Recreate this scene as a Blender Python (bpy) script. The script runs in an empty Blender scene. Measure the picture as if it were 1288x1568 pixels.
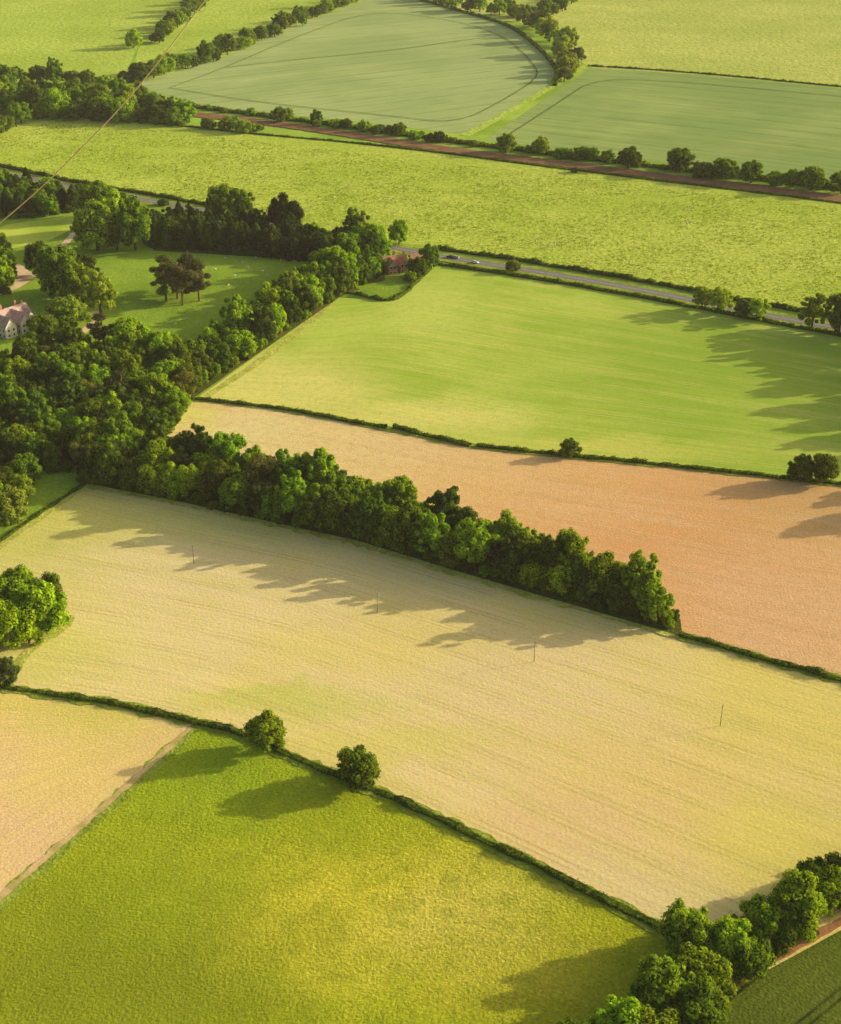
import bpy, bmesh, math, random
import numpy as np
from mathutils import Vector, Matrix, noise as mnoise

random.seed(7)
RNG = np.random.default_rng(7)
scene = bpy.context.scene
COL = scene.collection

# ------------------------------------------------------------------ camera / image-to-ground projection
HC = 247.0
FP = 2178.0
PIT = math.atan(1144.0/FP)
SP, CP = math.sin(PIT), math.cos(PIT)

def W(u, v):
    """image pixel cast through the camera -> metres on the flat ground"""
    a = (u-644.0)/FP; b = (v-784.0)/FP
    t = HC/(SP+b*CP)
    return (a*t, (CP-b*SP)*t)

def S(v):
    return (v+360.0)*CP/HC

def WP(pts):
    return [W(*p) for p in pts]

cam = bpy.data.cameras.new("camera")
cam.sensor_fit = 'VERTICAL'; cam.sensor_height = 36; cam.sensor_width = 36
cam.lens = 50.0
cam.clip_start = 0.5; cam.clip_end = 30000
camo = bpy.data.objects.new("camera", cam)
camo.location = (0, 0, HC); camo.rotation_euler = (math.pi/2-PIT, 0, 0)
COL.objects.link(camo); scene.camera = camo

# ------------------------------------------------------------------ light
ELEV = math.radians(16.5)
AZ = (0.958, 0.287)
sdir = Vector((AZ[0]*math.cos(ELEV), AZ[1]*math.cos(ELEV), math.sin(ELEV)))
sun = bpy.data.lights.new("sun", 'SUN'); sun.energy = 5.0; sun.angle = math.radians(0.5)
sun.color = (1.0, 0.88, 0.63)
suno = bpy.data.objects.new("sun", sun)
suno.rotation_euler = (-sdir).to_track_quat('-Z', 'Y').to_euler()
suno.location = (400, 120, 300)
COL.objects.link(suno)
world = bpy.data.worlds.new("World"); scene.world = world; world.use_nodes = True
nt = world.node_tree
bg = nt.nodes["Background"]
sky = nt.nodes.new("ShaderNodeTexSky"); sky.sky_type = 'NISHITA'; sky.sun_disc = False
sky.sun_elevation = ELEV; sky.sun_rotation = math.atan2(sdir.x, sdir.y)
sky.air_density = 1.0; sky.dust_density = 6.0; sky.ozone_density = 0.3
nt.links.new(sky.outputs[0], bg.inputs[0]); bg.inputs[1].default_value = 0.135
scene.view_settings.view_transform = 'Standard'
scene.view_settings.look = 'None'
scene.view_settings.exposure = 0

# ------------------------------------------------------------------ colours
ILL = (0.62, 0.63, 0.57)
def lin(c):
    c = c/255.0
    return c/12.92 if c < 0.04045 else ((c+0.055)/1.055)**2.4
def A(r, g, b):
    """surface colour from the sunlit look of that surface"""
    t = [lin(x)/k for x, k in zip((r, g, b), ILL)]
    m = max(1.0, max(t)/0.95)
    return tuple(min(.95, x/m**0.7) for x in t)+(1,)

# ------------------------------------------------------------------ node helpers
class NT:
    def __init__(s, name):
        s.m = bpy.data.materials.new(name); s.m.use_nodes = True
        s.t = s.m.node_tree; s.t.nodes.clear()
        s.out = s.t.nodes.new("ShaderNodeOutputMaterial")
    def put(s, sock, val):
        if isinstance(val, bpy.types.NodeSocket): s.t.links.new(val, sock)
        else: sock.default_value = val
    def n(s, typ, props=None, **ins):
        nd = s.t.nodes.new(typ)
        for k, v in (props or {}).items(): setattr(nd, k, v)
        for k, v in ins.items():
            key = int(k[1:]) if k[0] == 'i' and k[1:].isdigit() else k.replace('_', ' ')
            s.put(nd.inputs[key], v)
        return nd
    def math(s, op, a, b=0.0, c=0.0):
        nd = s.n("ShaderNodeMath", dict(operation=op), i0=a)
        s.put(nd.inputs[1], b)
        if op == 'MULTIPLY_ADD': s.put(nd.inputs[2], c)
        return nd.outputs[0]
    def vmath(s, op, a, b=(0, 0, 0)):
        nd = s.n("ShaderNodeVectorMath", dict(operation=op), i0=a, i1=b)
        return nd.outputs['Value'] if op in ('LENGTH', 'DOT_PRODUCT', 'DISTANCE') else nd.outputs[0]
    def mix(s, f, a, b, blend='MIX'):
        nd = s.t.nodes.new("ShaderNodeMix"); nd.data_type = 'RGBA'; nd.blend_type = blend
        s.put(nd.inputs[0], f); s.put(nd.inputs[6], a); s.put(nd.inputs[7], b)
        return nd.outputs[2]
    def rng(s, v, a, b, c=0.0, d=1.0, smooth=False):
        nd = s.n("ShaderNodeMapRange", dict(interpolation_type='SMOOTHSTEP' if smooth else 'LINEAR'),
                 i0=v, i1=a, i2=b, i3=c, i4=d)
        return nd.outputs[0]
    def noise(s, vec, scale, detail=4, rough=0.55):
        return s.n("ShaderNodeTexNoise", None, Vector=vec, Scale=scale, Detail=detail, Roughness=rough).outputs[0]
    def grey(s, v):
        nd = s.n("ShaderNodeCombineColor", None, i0=v, i1=v, i2=v); return nd.outputs[0]

def field_mat(name, c1, c2, patch=0.02, blobs=(), streak=None, streak2=None, tram=None,
              fine=(0.9, 0.25), bump=(0.8, 0.25), mott=None, mott2=None):
    k = NT(name)
    pos = k.n("ShaderNodeNewGeometry").outputs['Position']
    uv = k.n("ShaderNodeUVMap").outputs[0]
    n1 = k.noise(pos, patch, 6, 0.65)
    col = k.mix(k.rng(n1, 0.38, 0.62, smooth=True), A(*c1), A(*c2))
    if blobs:
        dn = k.n("ShaderNodeTexNoise", None, Vector=pos, Scale=0.02, Detail=6.0, Roughness=0.7)
        wob = k.vmath('MULTIPLY', k.vmath('SUBTRACT', dn.outputs[1], (0.5, 0.5, 0.5)), (75, 60, 0))
        pw = k.vmath('ADD', pos, wob)
    for (u, v, rx, ry, c, amt) in blobs:
        x, y = W(u, v)
        q = k.vmath('MULTIPLY', k.vmath('SUBTRACT', pw, (x, y, 0)), (1.0/rx, 1.0/ry, 0))
        f = k.rng(k.vmath('LENGTH', q), 0.15, 1.0, amt, 0.0, smooth=True)
        col = k.mix(f, col, A(*c))
    if streak:
        c3, amt, su, sv = streak
        s = k.noise(k.vmath('MULTIPLY', uv, (su, sv, 0)), 1.0, 6, 0.72)
        pm = k.rng(k.noise(pos, 0.012, 3), 0.35, 0.65, 0.3, 1.3)
        col = k.mix(k.math('MULTIPLY', k.rng(s, 0.46, 0.66, 0, amt), pm), col, A(*c3))
    if streak2:
        amt, su, sv = streak2
        s = k.noise(k.vmath('MULTIPLY', uv, (su, sv, 0)), 1.0, 3, 0.6)
        col = k.mix(1.0, col, k.grey(k.rng(s, 0.3, 0.7, 1-amt, 1+amt)), 'MULTIPLY')
    if tram:
        sp, amt, tc = tram
        sep = k.n("ShaderNodeSeparateXYZ", None, i0=uv).outputs[1]
        vj = k.math('MULTIPLY', sep, 1.0/sp)
        fr = k.math('FRACT', vj)
        d = k.math('ABSOLUTE', k.math('SUBTRACT', fr, 0.5))
        d2 = k.math('ABSOLUTE', k.math('SUBTRACT', d, 1.0/sp))
        f = k.rng(d2, 0.22/sp, 0.5/sp, amt, 0.0)
        brk = k.rng(k.noise(pos, 0.04, 4), 0.38, 0.55)
        col = k.mix(k.math('MULTIPLY', f, brk), col, A(*tc))
    for mt in (mott, mott2):
        if mt:
            sc, amt, mc = mt
            s = k.noise(pos, sc, 4, 0.75)
            col = k.mix(k.rng(s, 0.48, 0.62, 0, amt), col, A(*mc))
    fn = k.noise(pos, fine[0], 4, 0.7)
    col = k.mix(1.0, col, k.grey(k.rng(fn, 0.32, 0.68, 1-fine[1], 1+fine[1])), 'MULTIPLY')
    bn = k.noise(pos, bump[0], 4, 0.65)
    b = k.n("ShaderNodeBump", None, Strength=1.0, Distance=bump[1], Height=bn).outputs[0]
    d = k.n("ShaderNodeBsdfDiffuse", None, Color=col, Roughness=0.3, Normal=b)
    k.t.links.new(d.outputs[0], k.out.inputs[0])
    return k.m

def simple_mat(name, col, var=0.15, scale=2.0, rough=0.8, bump=0.0, spec=0.3, metal=0.0):
    k = NT(name)
    pos = k.n("ShaderNodeTexCoord").outputs['Object']
    fn = k.noise(pos, scale, 4, 0.6)
    c = k.mix(1.0, tuple(col)+(1,), k.grey(k.rng(fn, 0.3, 0.7, 1-var, 1+var)), 'MULTIPLY')
    p = k.n("ShaderNodeBsdfPrincipled", None, Base_Color=c, Roughness=rough, Metallic=metal)
    p.inputs['Specular IOR Level'].default_value = spec
    if bump:
        k.put(p.inputs['Normal'], k.n("ShaderNodeBump", None, Strength=1.0, Distance=bump, Height=fn).outputs[0])
    k.t.links.new(p.outputs[0], k.out.inputs[0])
    return k.m

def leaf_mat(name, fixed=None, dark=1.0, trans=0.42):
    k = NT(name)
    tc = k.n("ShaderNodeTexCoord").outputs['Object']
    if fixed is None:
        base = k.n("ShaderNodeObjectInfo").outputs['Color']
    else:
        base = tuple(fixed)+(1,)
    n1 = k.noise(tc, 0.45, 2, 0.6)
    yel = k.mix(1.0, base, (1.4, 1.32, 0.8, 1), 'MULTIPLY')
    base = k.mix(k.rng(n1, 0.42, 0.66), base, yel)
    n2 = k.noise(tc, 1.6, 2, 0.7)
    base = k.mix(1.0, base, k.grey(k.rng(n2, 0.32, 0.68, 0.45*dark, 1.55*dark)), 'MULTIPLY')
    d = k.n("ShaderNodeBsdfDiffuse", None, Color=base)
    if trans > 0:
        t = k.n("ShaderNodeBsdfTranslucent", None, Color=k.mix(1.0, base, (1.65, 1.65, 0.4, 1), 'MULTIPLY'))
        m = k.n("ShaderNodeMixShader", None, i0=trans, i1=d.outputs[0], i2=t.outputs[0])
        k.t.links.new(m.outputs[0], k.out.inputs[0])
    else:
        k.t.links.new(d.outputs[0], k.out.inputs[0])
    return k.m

LEAF = leaf_mat("foliage", trans=0.36)
CORE = leaf_mat("foliage_inner_shade", dark=0.28, trans=0.0)  # inner crown colour darkened, painting shade into the gaps between leaf clumps
BARK = simple_mat("bark", (0.11, 0.08, 0.055), 0.3, 3, 0.9)
PBARK = simple_mat("pine_bark", (0.22, 0.12, 0.07), 0.3, 3, 0.9)
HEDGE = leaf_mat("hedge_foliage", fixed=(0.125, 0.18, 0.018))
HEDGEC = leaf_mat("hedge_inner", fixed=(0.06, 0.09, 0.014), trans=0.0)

# ------------------------------------------------------------------ mesh helpers
def link(o, parent=None):
    COL.objects.link(o)
    if parent: o.parent = parent
    return o

def build(name, parts, mats, smooth=False):
    V = []; Fc = []; MI = []; off = 0
    for v, f, mi in parts:
        v = np.asarray(v, float)
        V.append(v)
        f2 = [[int(i)+off for i in q] for q in f] if not isinstance(f, np.ndarray) else (f+off).tolist()
        Fc += f2; MI += [mi]*len(f2); off += len(v)
    me = bpy.data.meshes.new(name)
    me.from_pydata(np.concatenate(V).tolist(), [], Fc)
    for m in mats: me.materials.append(m)
    me.polygons.foreach_set("material_index", MI)
    if smooth: me.polygons.foreach_set("use_smooth", [True]*len(Fc))
    me.update()
    return me

def obj(name, me, parent=None, loc=(0, 0, 0), rot=0):
    o = bpy.data.objects.new(name, me); o.location = loc; o.rotation_euler = (0, 0, rot)
    return link(o, parent)

def empty(name, loc=(0, 0, 0)):
    o = bpy.data.objects.new(name, None); o.location = loc; o.empty_display_size = 2
    return link(o)

def leafquads(P, Nn, hs):
    n = len(P)
    Nn = Nn/np.maximum(np.linalg.norm(Nn, axis=1, keepdims=True), 1e-6)
    r = RNG.normal(size=(n, 3))
    T = np.cross(Nn, r); T /= np.maximum(np.linalg.norm(T, axis=1, keepdims=True), 1e-6)
    B = np.cross(Nn, T)
    s = (hs*RNG.uniform(0.6, 1.4, (n, 1))); s2 = s*RNG.uniform(0.55, 1.0, (n, 1))
    V = np.stack([P+T*s, P+B*s2, P-T*s, P-B*s2], axis=1).reshape(-1, 3)
    Fq = np.arange(4*n).reshape(n, 4)
    return V, Fq

bm = bmesh.new(); bmesh.ops.create_icosphere(bm, subdivisions=2, radius=1)
ICO_V = np.array([v.co[:] for v in bm.verts]); ICO_F = np.array([[v.index for v in f.verts] for f in bm.faces]); bm.free()

def cone(p0, p1, r0, r1, n=7):
    p0 = np.array(p0, float); p1 = np.array(p1, float); d = p1-p0; d /= np.linalg.norm(d)
    a = np.array([1, 0, 0]) if abs(d[0]) < 0.8 else np.array([0, 1, 0])
    t = np.cross(d, a); t /= np.linalg.norm(t); b = np.cross(d, t)
    an = np.arange(n)*2*math.pi/n
    ring = np.cos(an)[:, None]*t+np.sin(an)[:, None]*b
    V = np.concatenate([p0+ring*r0, p1+ring*r1])
    Fq = [[i, (i+1) % n, n+(i+1) % n, n+i] for i in range(n)]
    Fq.append(list(range(n))[::-1]); Fq.append(list(range(n, 2*n)))
    return V, Fq

def lobed(lobes, nleaf, hs, core=0.76, squash=1.0):
    parts = []
    L = np.array(lobes)
    area = L[:, 3]**2; cnt = np.maximum(20, (nleaf*area/area.sum()*1.6)).astype(int)
    PP = []; NN = []
    for i, (x, y, z, r) in enumerate(L):
        d = RNG.normal(size=(cnt[i], 3)); d /= np.linalg.norm(d, axis=1, keepdims=True)
        ru = 0.84+0.40*RNG.random((cnt[i], 1))**1.6
        p = np.array([x, y, z])+d*r*ru*np.array([1, 1, squash])
        dist = np.linalg.norm(p[:, None, :]-L[None, :, :3], axis=2)/L[None, :, 3]
        dist[:, i] = 9
        keep = (dist.min(axis=1) > 0.85) & (p[:, 2] > 0.2)
        PP.append(p[keep]); NN.append((d*0.9+RNG.normal(size=d.shape)*0.32)[keep])
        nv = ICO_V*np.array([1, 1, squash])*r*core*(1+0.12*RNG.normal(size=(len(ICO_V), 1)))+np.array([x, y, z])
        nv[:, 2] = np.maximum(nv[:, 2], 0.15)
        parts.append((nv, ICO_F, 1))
    V, Fq = leafquads(np.concatenate(PP), np.concatenate(NN), hs)
    parts.append((V, Fq, 0))
    return parts

def broad(seed, R=5.0, H=11.0, base=0.7, nl=40, nleaf=5600, hs=0.245):
    rs = random.Random(seed); lobes = []
    cz = base+(H-base)/2; rz = (H-base)/2
    lobes.append((0, 0, cz, R*0.55))
    lobes.append((rs.uniform(-.6, .6), rs.uniform(-.6, .6), cz+rz*0.26, R*0.44))
    ax, ay = rs.uniform(.85, 1.12), rs.uniform(.85, 1.12)
    for i in range(nl):
        zz = -0.9+1.87*((i+0.5)/nl); zz = max(-0.9, min(0.96, zz+rs.uniform(-.1, .1)))
        th = i*2.4+rs.uniform(-.5, .5); rr = math.sqrt(max(0, 1-zz*zz))
        if zz < 0: rr = min(1, rr*1.25)
        lr = R*(0.12+0.2*rs.random()**1.5)
        f = rs.uniform(0.66, 1.06)-lr/R*0.45
        lobes.append((math.cos(th)*rr*R*f*ax, math.sin(th)*rr*R*f*ay, max(cz+zz*rz*f, lr*0.7), lr))
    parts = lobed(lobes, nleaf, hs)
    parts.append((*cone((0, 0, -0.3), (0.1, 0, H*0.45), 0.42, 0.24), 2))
    for j in range(6):
        a = j*1.05+rs.random(); q = rs.uniform(0.45, 0.7)
        parts.append((*cone((0.05, 0, H*rs.uniform(0.2, 0.42)), (math.cos(a)*R*q, math.sin(a)*R*q, H*rs.uniform(0.45, 0.75)), 0.18, 0.05, 5), 2))
    return build("broadleaf_crown_%d" % seed, parts, [LEAF, CORE, BARK])

def pine(seed, H=13.0):
    rs = random.Random(seed); parts = []; lobes = []
    for i in range(14):
        a = i*2.4; f = rs.uniform(0.5, 4.0)
        lobes.append((math.cos(a)*f, math.sin(a)*f, H*rs.uniform(0.42, 0.95)-f*0.3, rs.uniform(1.0, 1.9)))
    parts = lobed(lobes, 3000, 0.22, 0.6, 0.6)
    parts.append((*cone((0, 0, -0.3), (0.3, 0.1, H*0.92), 0.4, 0.12), 2))
    for l in lobes: parts.append((*cone((0.2, 0.05, l[2]-1.5), (l[0], l[1], l[2]), 0.16, 0.05, 5), 2))
    return build("pine_crown_%d" % seed, parts, [LEAF, CORE, PBARK])

def conifer(seed, H=13.5, R=3.8):
    rs = random.Random(seed); n = 4200
    t = RNG.random(n)**0.75; lay = np.round(t*16)/16
    t2 = t*0.4+lay*0.6
    a = RNG.random(n)*2*math.pi
    rad = R*(1-t2**1.7)**0.8*(0.68+0.42*RNG.random(n))*(1+0.2*np.sin(a*5+t*30))+0.1
    z = 0.8+t*(H-0.8)-rad*0.18
    P = np.stack([np.cos(a)*rad, np.sin(a)*rad, z], 1)
    Nn = np.stack([np.cos(a), np.sin(a), np.full(n, 0.7)], 1)+RNG.normal(size=(n, 3))*0.4
    V, Fq = leafquads(P, Nn, 0.3)
    parts = [(V, Fq, 0), (*cone((0, 0, 0.9), (0, 0, H*0.9), R*0.72, 0.3, 12), 1), (*cone((0, 0, -0.3), (0, 0, 1.6), 0.35, 0.3), 2)]
    return build("conifer_crown_%d" % seed, parts, [LEAF, CORE, BARK])

OAK = [broad(s, nl=24+5*s) for s in range(1, 8)]
TALL = [broad(11, R=4.4, H=12.5, base=1.0, nl=40), broad(12, R=4.5, H=12.0, base=.7, nl=48), broad(13, R=4.2, H=12.6, base=.8, nl=30)]
BUSH = [broad(21, R=5, H=7.5, base=0.2, nl=30, nleaf=4200, hs=0.3), broad(22, R=5, H=7.0, base=0.2, nl=26, nleaf=4200, hs=0.3)]
PINE = [pine(31), pine(32), pine(33)]
CONI = [conifer(41), conifer(42, 12.5, 4.2)]
KINDS = dict(oak=OAK, tall=TALL, bush=BUSH, pine=PINE, conifer=CONI)
DIAM = dict(oak=10.0, tall=8.8, bush=10.0, pine=9.0, conifer=7.8)

TINT = dict(oak=(0.205, 0.300, 0.020), tall=(0.165, 0.265, 0.022), bush=(0.18, 0.265, 0.024),
            pine=(0.155, 0.165, 0.045), conifer=(0.066, 0.105, 0.024))
def tree(name, x, y, diam, kind='oak', hs=1.0, parent=None, tint=None):
    me = random.choice(KINDS[kind])
    o = bpy.data.objects.new(name, me)
    s = diam/DIAM[kind]
    o.scale = (s*random.uniform(.9, 1.1), s*random.uniform(.9, 1.1), s*hs*random.uniform(.93, 1.07))
    o.location = (x, y, 0); o.rotation_euler = (0, 0, random.uniform(0, 6.28))
    c = tint or TINT[kind]
    j = random.choice((0.5, 0.68, 0.85, 1.0, 1.18, 1.45))
    w = random.uniform(-1, 1)
    o.color = (c[0]*j*(1+0.11*w), c[1]*j, c[2]*random.uniform(.8, 1.2), 1)
    link(o, parent)
    return o

def T(u, v, wpx, kind='oak', hs=1.0, name=None, parent=None, tint=None):
    x, y = W(u, v)
    nm = name or dict(oak='oak_tree', tall='beech_tree', bush='hawthorn_bush', pine='pine_tree', conifer='conifer_tree')[kind]
    return tree(nm, x, y, wpx/S(v), kind, hs, parent, tint)

def inpoly(x, y, P):
    c = False; n = len(P); j = n-1
    for i in range(n):
        xi, yi = P[i]; xj, yj = P[j]
        if (yi > y) != (yj > y) and x < (xj-xi)*(y-yi)/(yj-yi)+xi: c = not c
        j = i
    return c

def wood(name, pts, spacing, dia, mix, hs=1.0, tint=None, under=True):
    P = WP(pts); e = empty(name)
    xs = [p[0] for p in P]; ys = [p[1] for p in P]
    got = []; tries = int((max(xs)-min(xs))*(max(ys)-min(ys))/(spacing**2)*25)
    for _ in range(min(tries, 30000)):
        x = random.uniform(min(xs), max(xs)); y = random.uniform(min(ys), max(ys))
        if not inpoly(x, y, P): continue
        if any((x-a)**2+(y-b)**2 < spacing**2 for a, b in got): continue
        got.append((x, y))
    for i, (x, y) in enumerate(got):
        kd = random.choices(list(mix), weights=list(mix.values()))[0]
        tree("tree_%d" % (i+1), x, y, random.uniform(*dia)*(0.8 if kd == 'conifer' else 1), kd, hs*random.uniform(.76, 1.18), e, tint)
    if under:
        Q = resample(P+[P[0]], spacing*0.8)
        for i, (x, y) in enumerate(Q):
            tree("shrub_%d" % (i+1), x+random.gauss(0, 1), y+random.gauss(0, 1), random.uniform(4, 7), 'bush', random.uniform(.9, 1.3), e, tint)
    return e

def resample(P, step):
    P = [np.array(p, float) for p in P]; out = []
    for a, b in zip(P[:-1], P[1:]):
        L = np.linalg.norm(b-a); n = max(1, int(L/step))
        for i in range(n): out.append(a+(b-a)*i/n)
    out.append(P[-1]); return np.array(out)

def smoothline(pts, it=2):
    P = [np.array(p, float) for p in pts]
    for _ in range(it):
        Q = [P[0]]
        for a, b in zip(P[:-1], P[1:]): Q += [a*0.75+b*0.25, a*0.25+b*0.75]
        Q.append(P[-1]); P = Q
    return P

def row(name, pts, spacing, dia, mix, hs=1.0, jit=2.0, tint=None):
    P = resample(smoothline(WP(pts)), 1.0); e = empty(name); d = 0; k = 0
    while d < len(P):
        x, y = P[int(d)]
        kd = random.choices(list(mix), weights=list(mix.values()))[0]
        k += 1
        tree("tree_%d" % k, x+random.gauss(0, jit), y+random.gauss(0, jit), random.uniform(*dia), kd, hs*random.uniform(.8, 1.2), e, tint)
        d += spacing*random.uniform(0.5, 1.5)
    return e

def hedge(name, pts, w=2.2, h=1.8, dens=26, hs=0.2):
    P = resample(smoothline(WP(pts)), 1.0); n = len(P)
    D = np.gradient(P, axis=0); D /= np.linalg.norm(D, axis=1, keepdims=True)
    Nn = np.stack([-D[:, 1], D[:, 0]], 1)
    hv = np.array([h*(0.85+0.6*mnoise.noise(Vector((p[0]*0.12, p[1]*0.12, 0)))+0.45*mnoise.noise(Vector((p[0]*0.5, p[1]*0.5, 3)))) for p in P])
    wv = np.array([w*(0.95+0.6*mnoise.noise(Vector((p[0]*0.15, p[1]*0.15, 9)))) for p in P])
    sh = np.array([0.6*mnoise.noise(Vector((p[0]*0.08, p[1]*0.08, 5))) for p in P])
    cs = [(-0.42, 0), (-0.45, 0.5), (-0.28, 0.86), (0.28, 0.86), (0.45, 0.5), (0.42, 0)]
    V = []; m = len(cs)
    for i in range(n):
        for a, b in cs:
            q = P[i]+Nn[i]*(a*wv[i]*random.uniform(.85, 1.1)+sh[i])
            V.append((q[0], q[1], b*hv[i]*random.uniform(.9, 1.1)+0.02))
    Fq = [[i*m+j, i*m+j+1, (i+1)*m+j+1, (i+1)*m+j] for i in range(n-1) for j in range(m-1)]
    k = int(n*dens)
    idx = RNG.integers(0, n-1, k); fr = RNG.random(k)
    th = RNG.uniform(-0.15, math.pi+0.15, k)
    ca, sa = np.cos(th), np.abs(np.sin(th))**0.6
    ca = np.sign(ca)*np.abs(ca)**0.6
    base = P[idx]*(1-fr[:, None])+P[idx+1]*fr[:, None]
    offs = ca*wv[idx]*0.5+sh[idx]
    rr = RNG.uniform(0.9, 1.12, k)
    Q = np.stack([base[:, 0]+Nn[idx, 0]*offs*rr, base[:, 1]+Nn[idx, 1]*offs*rr, sa*hv[idx]*rr+0.05], 1)
    NV = np.stack([Nn[idx, 0]*ca, Nn[idx, 1]*ca, sa], 1)+RNG.normal(size=(k, 3))*0.5
    LV, LF = leafquads(Q, NV, hs)
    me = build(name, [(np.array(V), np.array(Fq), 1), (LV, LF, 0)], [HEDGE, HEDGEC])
    return obj(name, me)

ZL = [0.0]
def nextz():
    ZL[0] += 0.015; return ZL[0]

def sheet(name, pts, mat, ang=None, z=None):
    P = WP(pts); z = z or nextz()
    bm = bmesh.new(); vs = [bm.verts.new((x, y, z)) for x, y in P]; f = bm.faces.new(vs)
    bm.normal_update()
    if f.normal.z < 0: f.normal_flip()
    uvl = bm.loops.layers.uv.new("UVMap")
    bmesh.ops.triangulate(bm, faces=bm.faces[:])
    if ang is None: d = Vector((1, 0))
    else:
        a, b = W(*ang[0]), W(*ang[1]); d = Vector((b[0]-a[0], b[1]-a[1])).normalized()
    for f in bm.faces:
        for l in f.loops:
            x, y = l.vert.co.x, l.vert.co.y
            l[uvl].uv = (x*d.x+y*d.y, -x*d.y+y*d.x)
    me = bpy.data.meshes.new(name); bm.to_mesh(me); bm.free(); me.materials.append(mat)
    return obj(name, me)

def loft(name, top, bot, mat, nu=80, nv=30):
    z = nextz()
    def arc(pts):
        P = np.array(smoothline(WP(pts))); L = np.concatenate([[0], np.cumsum(np.linalg.norm(np.diff(P, axis=0), axis=1))])
        t = np.linspace(0, L[-1], nu+1)
        return np.stack([np.interp(t, L, P[:, 0]), np.interp(t, L, P[:, 1])], 1), L[-1]
    Ta, LT = arc(top); Ba, LB = arc(bot)
    width = np.linalg.norm(Ta-Ba, axis=1).mean()
    V = []; UV = []
    for j in range(nv+1):
        t = j/nv; R = Ta*(1-t)+Ba*t
        for i in range(nu+1):
            V.append((R[i, 0], R[i, 1], z)); UV.append((i/nu*LT, t*width))
    Fq = [[j*(nu+1)+i, (j+1)*(nu+1)+i, (j+1)*(nu+1)+i+1, j*(nu+1)+i+1] for j in range(nv) for i in range(nu)]
    me = bpy.data.meshes.new(name); me.from_pydata(V, [], Fq); uvl = me.uv_layers.new(name="UVMap")
    li = np.empty(len(me.loops), int); me.loops.foreach_get("vertex_index", li)
    uvl.data.foreach_set("uv", np.array(UV)[li].ravel()); me.materials.append(mat); me.update()
    return obj(name, me)

def ribbon(name, pts, w, mat, z=None, wob=0.15, offs=0.0, parts_only=False):
    P = resample(smoothline(WP(pts)), 2.0); z = z or nextz()
    D = np.gradient(P, axis=0); D /= np.linalg.norm(D, axis=1, keepdims=True)
    Nn = np.stack([-D[:, 1], D[:, 0]], 1)
    V = []
    for i in range(len(P)):
        a = w*0.5*(1+random.uniform(-wob, wob)); b = w*0.5*(1+random.uniform(-wob, wob))
        l = P[i]+Nn[i]*(a+offs); r = P[i]+Nn[i]*(-b+offs)
        V += [(l[0], l[1], z), (r[0], r[1], z)]
    Fq = [[2*i, 2*i+1, 2*i+3, 2*i+2] for i in range(len(P)-1)]
    if parts_only: return (np.array(V), Fq, 0)
    me = build(name, [(np.array(V), Fq, 0)], [mat]); me.uv_layers.new(name="UVMap")
    return obj(name, me)

def tufts(name, pts, n, size, mat, clump=0.05):
    P = WP(pts); xs = [p[0] for p in P]; ys = [p[1] for p in P]
    Q = []
    while len(Q) < n:
        x = random.uniform(min(xs), max(xs)); y = random.uniform(min(ys), max(ys))
        if not inpoly(x, y, P): continue
        if mnoise.noise(Vector((x*clump, y*clump*1.5, 2)))+0.5*mnoise.noise(Vector((x*clump*4, y*clump*6, 2))) < random.uniform(-0.5, 0.35): continue
        Q.append((x, y, size*0.3))
    Q = np.repeat(np.array(Q), 3, axis=0)+RNG.normal(size=(n*3, 3))*np.array([size*.5, size*.5, size*.1])
    NV = RNG.normal(size=(n*3, 3))*np.array([1, 1, 0.9])
    V, Fq = leafquads(Q, NV, size*0.5)
    me = build(name, [(V, Fq, 0)], [mat])
    return obj(name, me)

# ------------------------------------------------------------------ field materials
m_ground = field_mat("ground_grass", (120, 150, 45), (150, 175, 60), 0.01)
m_meadow = field_mat("rough_meadow", (146, 158, 28), (162, 170, 34), 0.02,
    blobs=[(590, 1400, 60, 45, (212, 198, 60), 0.75), (720, 1420, 40, 30, (194, 184, 84), 0.6),
           (120, 1500, 80, 50, (122, 132, 28), 0.8), (330, 1180, 40, 40, (136, 162, 32), 0.8), (830, 1480, 40, 30, (168, 164, 28), 0.5), (250, 1350, 40, 30, (138, 154, 30), 0.6)],
    fine=(1.8, 0.30), bump=(1.2, 0.6), mott=(0.9, 0.42, (96, 106, 26)), mott2=(0.12, 0.4, (124, 136, 28)))
m_stub = field_mat("stubble_field", (236, 208, 142), (218, 196, 116), 0.014,
    blobs=[(250, 900, 70, 90, (240, 212, 152), 0.7), (60, 800, 60, 80, (172, 174, 80), 0.85), (30, 1000, 60, 40, (184, 182, 90), 0.8),
           (800, 1080, 90, 60, (248, 212, 150), 0.8), (1000, 1180, 70, 40, (240, 204, 120), 0.7),
           (420, 1080, 60, 14, (176, 180, 80), 0.8), (900, 1290, 60, 30, (236, 194, 134), 0.7), (300, 810, 90, 26, (182, 180, 94), 0.75),
           (1180, 1290, 40, 30, (200, 190, 84), 0.75), (1200, 1060, 60, 60, (212, 194, 92), 0.75), (650, 960, 60, 30, (220, 196, 114), 0.6), (560, 1140, 60, 14, (192, 186, 92), 0.7), (520, 1000, 50, 20, (206, 190, 102), 0.5)],
    streak=((186, 180, 92), 0.6, 0.012, 0.12), streak2=(0.09, 0.02, 0.7), tram=(14, 0.55, (174, 160, 88)),
    fine=(1.2, 0.12), bump=(1.0, 0.16), mott=(0.3, 0.32, (200, 184, 104)))
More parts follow.
